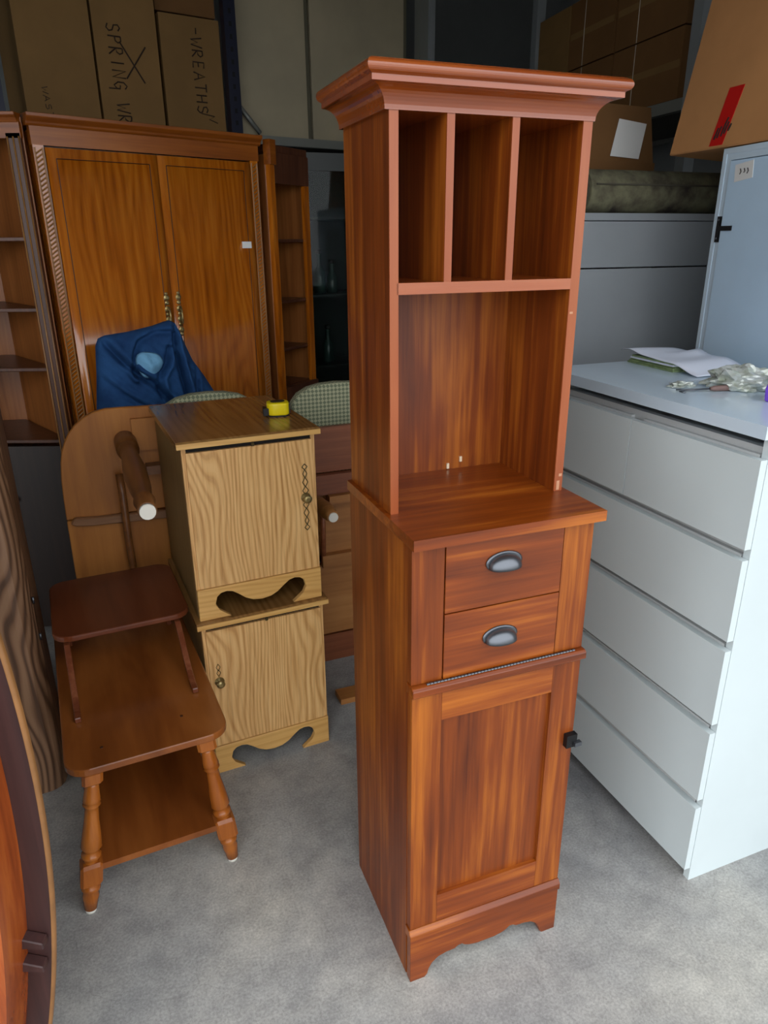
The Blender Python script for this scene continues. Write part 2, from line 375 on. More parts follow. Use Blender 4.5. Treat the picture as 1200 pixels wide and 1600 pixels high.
for x, z in ((.228, 1.106), (.260, 1.119)):  # two small pale spots low on the hutch back
    box('pale_spot', x, x+.006, D-.012, D-.008, z, z+.012, 'spot', bp, .001, label='small pale chip in the stained back')
for x, z, h in ((W-.014, 1.106, .020), (W-.010, 1.135, .006), (W-.016, 1.458, .004)):
    box('bare_patch', x, x+.007, HB-.0016, HB-.0006, z, z+h, 'bare', t, .0004)
def ring(e, z): return [(-e, HB-e, z), (W+e, HB-e, z), (W+e, D, z), (-e, D, z)]
def mould(name, prof, mat):
    bm = bmesh.new(); rs = [[bm.verts.new(p) for p in ring(e, z)] for e, z in prof]
    for a, b in zip(rs, rs[1:]):
        for i in range(4): bm.faces.new((a[i], a[(i+1) % 4], b[(i+1) % 4], b[i]))
    bm.faces.new(rs[0]); bm.faces.new(rs[-1][::-1]); return frombm(name, bm, mat, t)
mould('cornice', [(.001, 1.781), (.003, 1.781)] + [(.003 + .030*(1-math.cos(R(a))), 1.783 + .030*math.sin(R(a))) for a in range(0, 91, 10)] + [(.0345, 1.8135)], 'cornice')
mould('fillet', [(.034, 1.8135), (.0355, 1.8135), (.0355, 1.822), (.034, 1.822)], 'cabedgex')
mould('cornice_top', [(.036, 1.822)] + [(.036 + .009*math.sin(R(a)), 1.8325 - .0095*math.cos(R(a))) for a in range(10, 180, 16)] + [(.036, 1.843)], 'cornice')

# ------------------------------------------------------------------ white chest of drawers
t = thing('chest_of_drawers', 'tall white chest of drawers with handleless fronts beside the reddish-brown cabinet', 'dresser', (.7808, 1.4094, 0), -1.1967)
box('side_panel', -.018, 0, .019, .478, 0, 1.203, 'white', t, .001); box('side_panel', -.8, -.782, .019, .478, 0, 1.203, 'white', t, .001)
box('back_panel', -.782, -.018, .470, .478, .02, 1.203, 'whitein', t, 0)
box('top_panel', -.8, .001, -.002, .48, 1.203, 1.232, 'whitetop', t, .002, 2)
box('toe_kick', -.782, -.018, .05, .066, 0, .04, 'whitein', t, .001)
rows = [(.042+.2286*i, .042+.2286*i+.2025) for i in range(5)][::-1]
for i, (z0, z1) in enumerate(rows):
    for x0, x1 in (((-.8, -.4015), (-.3985, -.001)) if i == 0 else ((-.8, -.001),)):
        d = box('drawer', x0, x1, 0, .018, z0, z1, 'white', t, .0012)
        box('drawer_box', max(x0+.022, -.778), min(x1-.022, -.022), .0185, .44, z0+.012, z1+.006, 'whitein', d, 0)
    box('rail', -.782, -.018, .03, .05, z1-.01, z1+.02, 'whitein', t, .001)

# ------------------------------------------------------------------ two oak nightstands, one on the other
def nightstand(label, loc, rot, knob_right):
    t = thing('nightstand', label, 'nightstand', loc, rot, 'stacked oak nightstands')
    W, D, H = .38, .50, .545
    box('side_panel', 0, .015, .016, D, 0, H-.02, 'oakside', t); box('side_panel', W-.015, W, .016, D, 0, H-.02, 'oakside', t)
    box('back_panel', .015, W-.015, D-.008, D, .06, H-.02, 'oakside', t); box('bottom_panel', .015, W-.015, .018, D-.008, .095, .108, 'oakside', t)
    prism('top', [(-.012, H-.016), (-.006, H-.02), (D+.006, H-.02), (D+.006, H), (-.008, H), (-.015, H-.007), (-.015, H-.012)], -.014, W+.014, 'oaktop', t, 'yz', .0015)
    box('top_edge', -.014, W+.014, -.0185, -.0145, H-.0185, H-.004, 'oakx', t, .0015)
    box('head_rail', .012, W-.012, .004, .018, H-.036, H-.02, 'dark', t, 0, label='dark gap above the door')
    box('stile', 0, .012, 0, .016, .098, H-.02, 'oak', t); box('stile', W-.012, W, 0, .016, .098, H-.02, 'oak', t)
    d = box('door', .010, W-.010, -.006, .014, .102, H-.034, 'oak', t, .004, 2)
    half = [(.093, 0), (.060, .026), (.050, .047), (.056, .070), (.068, .080), (.085, .083), (.102, .079), (.120, .066), (.140, .049), (.162, .038), (.190, .034)]
    pts = [(0, .1), (0, 0)] + half + [(W-a, b) for a, b in half[:-1][::-1]] + [(W, 0), (W, .1)]
    prism('scalloped_apron', pts, -.010, .006, 'oakx', t, 'xz', .0012)
    x = W-.036 if knob_right else .036; z = .335
    if knob_right:
        bm = bmesh.new()
        for s in (-1, 1):
            for k, (dz, r, hh) in enumerate(((.022, .009, .018), (.048, .008, .020), (.074, .006, .018), (.095, .008, .012))):
                c = z + s*dz; q = [(x, c-hh*.75), (x+r, c), (x, c+hh*.75), (x-r, c)]
                for m in range(4): tubem(bm, [(q[m][0], -.0075, q[m][1]), (q[(m+1) % 4][0], -.0075, q[(m+1) % 4][1])], .0014, 6)
        frombm('escutcheon', bm, 'brassdark', d, 'pierced antique brass escutcheon')
    else:
        bm = bmesh.new()
        for dz in (.03, .05): 
            q = [(x, z+dz-.012), (x+.006, z+dz), (x, z+dz+.012), (x-.006, z+dz)]
            for m in range(4): tubem(bm, [(q[m][0], -.0068, q[m][1]), (q[(m+1) % 4][0], -.0068, q[(m+1) % 4][1])], .0010, 6)
        frombm('escutcheon', bm, 'brassdark', d)
    lathe('knob', (x, -.006, z), (x, -.030, z), [(0, .015), (.12, .015), (.2, .006), (.5, .006), (.62, .012), (.85, .013), (1, .006)], 'brass', d, 16)
    box('catch', W*.5, W*.5+.008, -.0165, -.010, H-.032, H-.022, 'brassdark', t, .001)
    return t
n1 = nightstand('light oak nightstand with knob at its left, underneath another', (-.5421, 1.8431, 0), .4313, False)
n2 = nightstand('light oak nightstand with brass escutcheon, stacked on top of another', (-.5421-.005, 1.8431+.012, .5452), .4313, True)

# yellow tape measure on the upper nightstand
t = thing('tape_measure', 'yellow tape measure with black trim lying on the stacked nightstand', 'tape measure', (-.325, 2.165, 1.0905), .25)
bd = prism('case', rrect(-.034, .034, -.03, .03, .022), .003, .042, 'tape', t, 'xy', .006, seg=3, smooth=True)
prism('rubber_base', rrect(-.033, .033, -.029, .029, .021), 0, .004, 'tapeblack', t, 'xy')
prism('top_disc', rrect(-.022, .022, -.014, .014, .0135), .042, .0445, 'tapeblack', t, 'xy', .001, 'black oval on the case')
box('nose', -.046, -.030, -.022, .012, .004, .026, 'tapeblack', t, .004, 2)
box('grip', .030, .0365, -.016, .018, .008, .036, 'tapeblack', t, .002)

# ------------------------------------------------------------------ two-tier step end table
t = thing('step_end_table', 'brown two-tier step end table with turned splayed legs', 'end table', (-.754, 1.339, 0), .44)
prism('tabletop', rrect(.002, .392, -.012, .770, .055, 7), .412, .432, 'maple', t, 'xy', .005, seg=3)
prism('tier_top', rrect(.012, .386, .385, .772, .05, 7, (1, 1, 1, 1)), .560, .578, 'mapletier', t, 'xy', .005, seg=3)
box('lower_shelf', .022, .352, -.012, .700, .128, .146, 'maple', t, .004, 2)
LP = [(.095, .016), (.12, .0165), (.15, .0175), (.20, .0195), (.225, .0215), (.235, .0165), (.25, .0215), (.265, .0165), (.30, .0165), (.36, .018), (.46, .0225), (.545, .0255), (.565, .0205), (.58, .0175), (.595, .0235), (.615, .0245), (.63, .0175), (.65, .019)]
def leg_block(a, b, t0, t1, h, parent):
    d, u, v, L = basis(a, b); bm = bmesh.new(); vs = []
    for tt in (t0, t1):
        for i in (-1, 1):
            for j in (-1, 1): vs.append(bm.verts.new(Vector(a) + d*(tt*L) + Vector((i*h, j*h, 0))))
    for f in ((0, 2, 3, 1), (4, 5, 7, 6), (0, 1, 5, 4), (2, 6, 7, 3), (0, 4, 6, 2), (1, 3, 7, 5)): bm.faces.new([vs[i] for i in f])
    bmesh.ops.recalc_face_normals(bm, faces=bm.faces); bevel(bm, .007, 1); return frombm('leg_block', bm, 'mapleleg', parent)
for fx, fy, tx, ty in ((0, 0, .062, .022), (.366, .004, .330, .024), (-.005, .735, .06, .70), (.366, .735, .33, .70)):
    a = Vector((tx, ty, .412)); b = Vector((fx, fy, .010))
    lg = lathe('leg', a, b, LP + [(.80, .019), (.815, .017), (.83, .0225), (.85, .0235), (.865, .0195), (.90, .0205), (1, .0155)], 'mapleleg', t, 20)
    leg_block(a, b, 0, .10, .024, lg); leg_block(a, b, .645, .805, .0265, lg)
    lathe('glide', b, b + Vector((0, 0, -.0098)), [(0, .014), (1, .013)], 'glide', lg, 14)
for x in (.045, .345):
    path = [(x, .185, .437), (x, .215, .440), (x, .26, .454), (x, .30, .482), (x, .345, .520), (x, .385, .545), (x, .46, .550)]
    bm = bmesh.new()
    prof = []
    up = [(y, z+.010) for _, y, z in path]; dn = [(y, max(z-.012, .432)) for _, y, z in path[::-1]]
    prism('scroll_bracket', up + dn, x-.008, x+.008, 'bracket', t, 'yz', .002)
    prism('scroll_bracket', [(.60, .432), (.70, .432), (.68, .47), (.69, .53), (.72, .560), (.60, .560), (.63, .52), (.62, .46)], x-.008, x+.008, 'bracket', t, 'yz', .002)
for p in ((.09, .06), (.29, .10)):
    lathe('screw_plug', (p[0], p[1], .4315), (p[0], p[1], .4328), [(0, .004), (1, .0038)], 'inlay', t, 10)

# ------------------------------------------------------------------ oval table stood on end (left foreground)
t = thing('oval_table', 'dark mahogany oval table stood on end with its underside showing', 'table', (-.552, .90, 0), .04)
def oval(inset, n=40):
    right = []
    for k in range(n+1):
        z = inset + (1.68-2*inset)*k/n; s = abs(z-.84)/(.84-inset)
        x = -.2*(z-.84)**2 - inset
        c = 1-(max(0, s-.8)/.2)**2.2 if s > .8 else 1
        hw = (.47 + x)
        right.append((hw*max(c, 0)**.5 - .47, z))
    left = [(-.94-x, z) for x, z in right[::-1]]
    return right + left[1:-1]
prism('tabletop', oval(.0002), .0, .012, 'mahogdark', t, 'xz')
out = oval(0); bm = bmesh.new()
inn = oval(.004)
def loop(ps, y): return [bm.verts.new((a, y, b)) for a, b in ps]
l0, l1, l2, l3 = loop(out, -.001), loop([(-.47+(a+.47)*1.003, .84+(b-.84)*1.0) for a, b in out], .006), loop(out, .012), None
for a, b in ((l0, l1), (l1, l2)):
    for i in range(len(a)): bm.faces.new((a[i], a[(i+1) % len(a)], b[(i+1) % len(a)], b[i]))
li = loop(inn, -.001)
for i in range(len(li)): bm.faces.new((l0[i], l0[(i+1) % len(li)], li[(i+1) % len(li)], li[i]))
frombm('rim', bm, 'tabrim', t, 'worn pale rim', True)
ap, ai = oval(.045), oval(.068); bm = bmesh.new()
L = [loop(ap, -.0005), loop(ap, -.085), loop(ai, -.085), loop(ai, -.0005)]
for a, b in zip(L, L[1:] + L[:1]):
    for i in range(len(a)): bm.faces.new((a[i], a[(i+1) % len(a)], b[(i+1) % len(a)], b[i]))
frombm('apron', bm, 'mahog', t)
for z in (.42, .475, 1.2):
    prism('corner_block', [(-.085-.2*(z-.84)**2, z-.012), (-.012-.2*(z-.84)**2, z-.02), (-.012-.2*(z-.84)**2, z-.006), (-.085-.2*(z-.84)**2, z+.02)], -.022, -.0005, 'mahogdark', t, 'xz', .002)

# ------------------------------------------------------------------ dark wood-grain cupboard behind it
t = thing('wood_grain_cupboard', 'dark cathedral-grain cupboard with pale top beside the step end table', 'cupboard', (-.995, 1.783, 0), .44)
foot = [(-.5, 0), (-.05, 0), (-.033, .004), (-.018, .014), (-.007, .030), (0, .055), (0, .36), (-.5, .36)]
prism('body', foot, 0, 1.165, 'darkgrain', t, 'xy')
prism('top', [(a+.006 if a > -.1 else a-.006, b-.006 if b < .1 else b+.004) for a, b in foot], 1.165, 1.19, 'palewood', t, 'xy', .003)
for z in (.62, .50): lathe('hinge_knuckle', (.004, .05, z), (.004, .05, z+.02), [(0, .004), (1, .004)], 'pewter', t, 8)

# ------------------------------------------------------------------ drop-leaf table on its side, underside towards the room
t = thing('drop_leaf_table', 'tan round-cornered table on its side, turned leg pointing out', 'table', (-.88, 2.34, 0), R(22))
outl = [(.33, 0), (.33, 1.072), (.121, 1.075), (.009, 1.078), (-.045, 1.078), (-.085, 1.070), (-.115, 1.055), (-.145, 1.032), (-.168, 1.005), (-.185, .975), (-.197, .945), (-.205, .91), (-.212, .85), (-.215, .79), (-.217, .708), (.33, .708)]
lf = prism('leaf', outl[1:15] + [(.33, .708)], 0, .022, 'under', t, 'xz', .003)
prism('leaf', [(.33, 0), (.33, .704), (-.217, .704), (-.219, .5), (-.205, .25), (-.16, .08), (-.08, .01), (0, 0)], 0, .022, 'under', t, 'xz', .003)
prism('rail', [(-.205, .700), (-.19, .690), (-.14, .684), (.33, .668), (.33, .700), (-.12, .712), (-.19, .718)], -.022, -.0004, 'batten', t, 'xz', .003)
box('apron', .03, .33, -.020, -.0004, .93, 1.04, 'under', t, .003)
lathe('leg', (.005, -.002, .965), (.015, -.745, .965), [(0, .036), (.16, .036), (.17, .030), (.19, .034), (.21, .028), (.30, .027), (.50, .034), (.72, .030), (.86, .022), (.89, .028), (.91, .022), (.985, .024), (.99, .021)], 'legbrown', t, 20)
lathe('glide', (.015, -.738, .965), (.015, -.7485, .965), [(0, .021), (1, .020)], 'glide', t, 16, 'white foot glide')
tube('stretcher', [(-.030, -.03, .86), (-.028, -.05, .80), (-.030, -.05, .62), (-.026, -.045, .45), (-.026, -.03, .10)], .013, 'legbrown', t, 10)
box('brace_block', .06, .14, -.05, -.0004, .85, .88, 'legbrown', t, .004)

# ------------------------------------------------------------------ upturned table right of the nightstands
t = thing('upturned_table', 'tan table tipped on its side between nightstands and tall cabinet', 'table', (-.2, 2.5, 0), R(22))
box('board', -.12, .50, 0, .022, .800, .968, 'rtdark', t, .003); box('board', -.12, .50, .004, .024, .470, .72, 'rtwood', t, .003)
box('board', -.12, .50, .004, .024, .124, .430, 'rtwood', t, .003); box('board', -.12, .50, 0, .024, .0, .118, 'rtdark', t, .003)
box('rail', -.06, .5, -.030, .004, .722, .797, 'rtdark', t, .004); box('rail', -.045, .5, -.024, .004, .425, .476, 'rtwood', t, .004)
box('apron', -.018, .5, -.05, -.001, .690, .72, 'rtwood', t, .003)
lathe('leg', (-.058, -.001, .70), (-.055, -.20, .70), [(0, .024), (.3, .024), (.6, .030), (.9, .024), (1, .02)], 'rtwood', t, 16)
lathe('glide', (-.055, -.198, .70), (-.055, -.206, .70), [(0, .018), (1, .017)], 'glide', t, 14)
tube('stretcher', [(-.035, -.012, .70), (-.037, -.016, .58), (-.040, -.012, .44)], .010, 'rtdark', t, 8)
o = box('wood_offcut', -.07, .22, -.035, .035, 0, .022, 'rtwood', None, .002); o.location = (-.11, 2.25, 0); o.rotation_euler = (0, 0, .38)
tag(o, 'flat wooden board lying on the concrete behind the tall cabinet', 'board')

# ------------------------------------------------------------------ upholstered chairs
def chair(label, loc, rot):
    t = thing('upholstered_chair', label, 'chair', loc, rot, 'checked upholstered chairs')
    half = [(0, 1.098), (.06, 1.095), (.11, 1.084), (.15, 1.062), (.175, 1.03), (.185, .98), (.185, .70)]
    prism('backrest', half + [(-a, b) for a, b in half[::-1] if a > 0], -.03, .03, 'check', t, 'xz', .018, seg=3, smooth=True)
    prism('back_frame', [(-.19, .66), (.19, .66), (.19, .70), (-.19, .70)], -.022, .022, 'rtdark', t, 'xz', .004)
    prism('seat', rrect(-.20, .20, .0, .42, .05), .42, .49, 'check', t, 'xy', .02, seg=3, smooth=True)
    box('seat_frame', -.19, .19, .01, .41, .36, .42, 'rtdark', t, .004)
    for x in (-.17, .17):
        lathe('leg', (x, .0, .70), (x, -.015, 0), [(0, .018), (.4, .02), (1, .015)], 'rtdark', t, 10)
        lathe('leg', (x, .38, .38), (x, .39, 0), [(0, .022), (1, .014)], 'rtdark', t, 10)
    return t
c, s = math.cos(R(20)), math.sin(R(20))
chair('sage checked chair back below the blue blanket, behind the nightstands', (-.2-.455*c, 2.65-.455*s+.03, -.004), R(20))['group'] = 'checked upholstered chairs'
chair('sage checked chair back between the nightstands and tall cabinet', (-.2+.02*c, 2.68+.02*s, -.015+.015), R(20))

# ------------------------------------------------------------------ wardrobe wall unit
t = thing('wardrobe', 'large walnut-brown wardrobe with two plain doors and brass pulls', 'wardrobe', (-1.192, 2.718, 0), R(41.6))
W, D = .90, .54
box('side_panel', 0, .02, .02, D, 0, 1.955, 'ward', t); box('side_panel', W-.02, W, .02, D, 0, 1.955, 'ward', t); box('back_panel', .02, W-.02, D-.01, D, 0, 1.955, 'warddark', t)
box('base', .0, W, .0, .02, 0, .10, 'wardx', t); box('bottom_panel', .02, W-.02, .02, D-.01, .08, .1, 'warddark', t)
box('frieze', -.002, W+.002, -.004, .02, 1.908, 1.968, 'wardx', t, .003)
prism('cornice', [(-.006, 1.966), (-.012, 1.972), (-.014, 1.978), (-.020, 1.984), (-.030, 1.992), (-.030, 2.004), (D, 2.004), (D, 1.966)], -.012, W+.012, 'wardx', t, 'yz', .0015)
for x0, x1 in ((.0, .036), (W-.040, W-.004)):
    p = box('post', x0, x1, -.004, .02, .1, 1.908, 'ward', t, .002)
    bm = bmesh.new()
    for k in range(120):
        z = .12 + k*.0148
        tubem(bm, [(x0+.008, -.0045, z), (x1-.008, -.0045, z+.014)], .0028, 5)
    tubem(bm, [(x0+.005, -.005, .11), (x0+.005, -.005, 1.9)], .0028, 6); tubem(bm, [(x1-.005, -.005, .11), (x1-.005, -.005, 1.9)], .0028, 6)
    q = frombm('carved_trim', bm, 'wardtrim', p); q['kind'] = 'stuff'
for i, (x0, x1) in enumerate(((.040, .4415), (.4445, W-.044))):
    # doors bow very slightly, as the broad reflection on them shows
    bm = bmesh.new(); n = 12; pts = [(x0 + (x1-x0)*k/n, -.006 - .010*math.sin(math.pi*(x0+(x1-x0)*k/n-.04)/.816)) for k in range(n+1)]
    F = pts + [(x1, .014), (x0, .014)]
    A = [bm.verts.new((a, b, .104)) for a, b in F]; B = [bm.verts.new((a, b, 1.902)) for a, b in F]
    bm.faces.new(A); bm.faces.new(B[::-1])
    for k in range(len(F)): bm.faces.new((A[k], A[(k+1) % len(F)], B[(k+1) % len(F)], B[k]))
    d = frombm('door', bm, 'ward', t)
    for p in d.data.polygons: p.use_smooth = len(p.vertices) == 4
    bm = bmesh.new(); yy = lambda x: -.0064 - .010*math.sin(math.pi*(x-.04)/.816)
    a0, a1 = x0+.032, x1-.032
    for zz in (.14, 1.868): tubem(bm, [(a0 + (a1-a0)*k/8, yy(a0 + (a1-a0)*k/8), zz) for k in range(9)], .0016, 5)
    for xx in (a0, a1): tubem(bm, [(xx, yy(xx), .14), (xx, yy(xx), 1.868)], .0016, 5)
    frombm('inlay_line', bm, 'inlay', d)
    xh = x1-.024 if i == 0 else x0+.024; y0 = yy(xh)
    bm = bmesh.new()
    for k, (dz, r) in enumerate(((-.075, .008), (-.058, .012), (-.036, .009), (-.015, .012), (.006, .008), (.026, .012), (.050, .009), (.07, .012), (.086, .006))):
        lathem(bm, (xh, y0, 1.315+dz), (xh, y0-.006, 1.315+dz), [(0, r), (.6, r), (1, r*.5)], 10)
    h = frombm('handle_plate', bm, 'brass', d, 'ornate brass pull')
    tube('handle_loop', [(xh, y0-.004, 1.345), (xh, y0-.022, 1.335), (xh, y0-.024, 1.31), (xh, y0-.022, 1.285), (xh, y0-.004, 1.275)], .0035, 'brass', d, 8)
    if i == 1: box('sticker', .79, .832, -.0165, -.009, 1.568, 1.594, 'label', d, .0004, label='small white sticker')
# open wing to the left of the wardrobe (folds back from its corner)
def wing(name, label, loc, front, back, mats, shelves, ztop, postw):
    (fx0, fx1) = front; t = thing(name, label, 'bookcase', loc[0], loc[1], 'bookcase wings of the wall unit')
    (bx0, by0), (bx1, by1) = back
    foot = [(fx0, .012), (fx1, .012), (bx1, by1), (bx0, by0)]
    for z in shelves: prism('shelf', [(fx0+.014, .016), (fx1-.014, .016), (bx1-.012*(1 if bx1 < fx1 else 1), by1-.012), (bx0+.012, by0-.012)], z-.010, z+.004, mats[2], t, 'xy', .002)
    def wall(nm, p, q, th, m, z0=0, z1=ztop-.01):
        d = Vector((q[0]-p[0], q[1]-p[1], 0)).normalized(); n = Vector((-d.y, d.x, 0))*th
        prism(nm, [p, q, (q[0]+n.x, q[1]+n.y), (p[0]+n.x, p[1]+n.y)], z0, z1, m, t, 'xy', .001)
    wall('side_panel', (fx0, .012), (bx0, by0), -.012, mats[1]); wall('side_panel', (fx1, .012), (bx1, by1), .012, mats[1])
    wall('back_panel', (bx0, by0), (bx1, by1), -.010, mats[1])
    return t
t = wing('corner_bookcase', 'dark open corner bookcase against the wardrobe, beside the dark cupboard', ((-1.212, 2.700, 0), 0), (-.56, 0), ((-.56, .36), (-.345, .385)), ('warddark', 'bookback', 'warddark'), (1.61, 1.366, 1.148, .868, .63, .35, .08), 2.0, .05)
box('post', -.052, -.004, -.008, .016, .0, 1.94, 'warddark', t, .004, 2); box('post', -.56, -.52, -.008, .016, .0, 1.94, 'warddark', t, .004, 2)
for x in (-.048, -.028, -.008):
    tube('bead', [(x, -.009, .05), (x, -.009, 1.93)], .0028, 'wardtrim', t, 6)
box('frieze', -.56, -.002, -.008, .018, 1.925, 1.975, 'wardx', t, .003)
for x0, x1 in ((-.518, -.288), (-.284, -.054)):
    d = box('lower_door', x0, x1, -.002, .012, .05, .850, 'cupdark', t, .003); lathe('knob', ((x1-.02 if x0 < -.4 else x0+.02), -.002, .63), ((x1-.02 if x0 < -.4 else x0+.02), -.022, .63), [(0, .005), (.5, .005), (.7, .011), (1, .006)], 'brassdark', d, 10)
prism('cornice', [(-.012, 1.972), (-.02, 1.985), (-.028, 1.992), (-.028, 2.002), (.02, 2.002), (.02, 1.972)], -.56, -.004, 'wardx', t, 'yz', .0015)
prism('top_panel', [(-.55, .02), (-.015, .02), (-.35, .375), (-.55, .355)], 1.972, 1.99, 'warddark', t, 'xy')
t = wing('corner_bookcase', 'narrow open bookcase on the wardrobe side nearer the tall cabinet', ((-.484, 3.338, 0), R(62)), (0, .305), ((.085, .25), (.30, .24)), ('warddark', 'bookback', 'warddark'), (1.60, 1.335, 1.118, .945), 1.95, .03)
box('post', .004, .034, -.012, .014, .0, 1.95, 'ward', t, .004, 2); box('post', .268, .305, -.004, .014, .94, 1.95, 'ward', t, .003)
box('base_front', .034, .31, -.014, .012, 0, .945, 'warddark', t, .003)
box('frieze', .03, .305, -.006, .016, 1.83, 1.95, 'warddark', t, .003); prism('top_panel', [(.005, .0), (.305, .0), (.30, .24), (.09, .25)], 1.95, 1.98, 'warddark', t, 'xy', .002)
box('capital', .0, .04, -.02, .016, 1.90, 1.995, 'wardx', t, .005, 2)

# ------------------------------------------------------------------ blue quilted blanket heaped on a carton
t = thing('blanket', 'crumpled navy quilted blanket with pale blue lining before the wardrobe', 'blanket', (-.85, 2.70, 1.003), R(30))
out = [(-.10, -.508), (-.20, -.25), (-.232, 0.0), (-.215, .12), (-.203, .235), (-.190, .262), (-.165, .272), (-.08, .280), (.02, .297), (.072, .312), (.092, .300), (.104, .27), (.120, .22), (.140, .165), (.18, .10), (.222, .02), (.21, -.20), (.14, -.508)]
def edge(outl, u):
    f = u*(len(outl)-1); i = min(int(f), len(outl)-2); k = f-i
    return (outl[i][0]*(1-k)+outl[i+1][0]*k, outl[i][1]*(1-k)+outl[i+1][1]*k)
def seg(x, z, p, q):
    dx, dz = q[0]-p[0], q[1]-p[1]; L2 = dx*dx+dz*dz; k = max(0, min(1, ((x-p[0])*dx+(z-p[1])*dz)/L2))
    ex, ez = x-p[0]-k*dx, z-p[1]-k*dz
    return math.hypot(ex, ez), (dx*ez-dz*ex)
def crease(x, z, pts, depth, wid, lip):
    best = 9; sd = 0
    for p, q in zip(pts, pts[1:]):
        d, s_ = seg(x, z, p, q)
        if d < best: best, sd = d, s_
    return depth*math.exp(-(best/wid)**2) - (lip*math.exp(-((best-wid*1.9)/(wid*1.1))**2) if sd > 0 else 0)
def disp(x, z):
    y = .022*noise.noise((x*6+3, z*6, 1.0)) + .008*noise.noise((x*20, z*20, 4.0))
    y += crease(x, z, [(-.185, .265), (-.14, .20), (-.085, .135), (-.03, .095), (.03, .02), (.06, -.06)], .040, .012, .022)     # long diagonal fold on the left
    y += crease(x, z, [(-.085, .135), (-.088, .19), (-.055, .245), (.01, .275), (.06, .272)], .030, .010, .024)                  # hood edge over the lining
    y += crease(x, z, [(.085, .285), (.072, .22), (.085, .12), (.10, .02), (.105, -.08)], .045, .011, .026)                     # deep fold on the right
    y += crease(x, z, [(.05, .215), (.03, .16), (-.005, .115), (.0, .04)], .026, .010, .016)
    y += crease(x, z, [(.15, .14), (.135, .06), (.13, -.02)], .016, .008, .010)
    y += crease(x, z, [(-.20, .12), (-.14, .06), (-.05, .0)], .014, .010, .010)
    y += .0022*math.sin((x*1.0 + z*1.0)*150)   # quilting
    return y
bm = bmesh.new(); NU, NV = 150, 60; g = []
for v in range(NV+1):
    row = []
    for u in range(NU+1):
        ex, ez = edge(out, u/NU); cx, cz = .02 + .18*(u/NU-.5), -.02
        k = (v/NV); x, z = cx + (ex-cx)*k, cz + (ez-cz)*k
        dome = -.075*math.sqrt(max(0, 1-k**4))
        row.append(bm.verts.new((x, .03 + dome + disp(x, z)*(1-k**10), z + .004)))
    g.append(row)
for v in range(NV):
    for u in range(NU): bm.faces.new((g[v][u], g[v][u+1], g[v+1][u+1], g[v+1][u]))
rowb = [bm.verts.new((p.co.x*.95, .10, p.co.z*.97)) for p in g[NV]]
for u in range(NU): bm.faces.new((g[NV][u], g[NV][u+1], rowb[u+1], rowb[u]))
cb = bm.verts.new((0, .11, -.1))
for u in range(NU): bm.faces.new((rowb[u], rowb[u+1], cb))
bmesh.ops.remove_doubles(bm, verts=bm.verts, dist=.0004)
quilt = frombm('quilt', bm, 'blanket', t, smooth=True)
bm = bmesh.new(); g = []
for v in range(9):
    row = []
    for u in range(25):
        a = 2*math.pi*u/24; rr = v/8*.049*(1+.10*math.sin(3*a+.6))
        x, z = -.036 + rr*math.cos(a), .170 + rr*1.0*math.sin(a)
        row.append(bm.verts.new((x, -.074 + .034*(v/8)**2 + .0035*math.sin(x*140+z*60), z)))
    g.append(row)
for v in range(8):
    for u in range(24): bm.faces.new((g[v][u], g[v][u+1], g[v+1][u+1], g[v+1][u]))
bmesh.ops.remove_doubles(bm, verts=bm.verts, dist=.0003); bmesh.ops.solidify(bm, geom=bm.faces[:], thickness=-.006)
frombm('lining', bm, 'blanketlight', t, 'pale blue lining showing in a fold', True)

# ------------------------------------------------------------------ rack at the back with cartons and panels
RY = R(33); RO = (-.75, 4.2, 0)
t = thing('storage_rack', 'steel storage rack with dark blue slotted upright behind the wardrobe', 'rack', RO, RY)
for x, mt in ((-.033, 'rackblue'), (1.165, 'racksteel'), (-1.16, 'rackblue')):
    for y in (0, .62):
        u = box('upright', x, x+.062, y, y+.05, 0, 3.2, mt, t, .003)
        if y == 0 and mt == 'rackblue' and x > -1:
            for k in range(18):
                if 2.05 < 2.0+k*.055 < 3.0: box('slot', x+.024, x+.038, -.0012, .002, 2.0+k*.055, 2.0+k*.055+.022, 'slot', u, 0)
for x0, x1 in ((.03, 1.164), (-1.097, -.034)):
    for y in (.004, .622): box('beam', x0, x1, y, y+.04, 2.085, 2.128, 'racksteel', t, .003)
    box('deck', x0, x1, .044, .62, 2.100, 2.124, 'deck', t, 0)
tube('brace', [(.03, .03, 2.26), (.14, .03, 2.14)], .012, 'racksteel', t, 6)
box('beam', 1.228, 1.262, -.02, .03, .0, 3.2, 'post', t, .003)
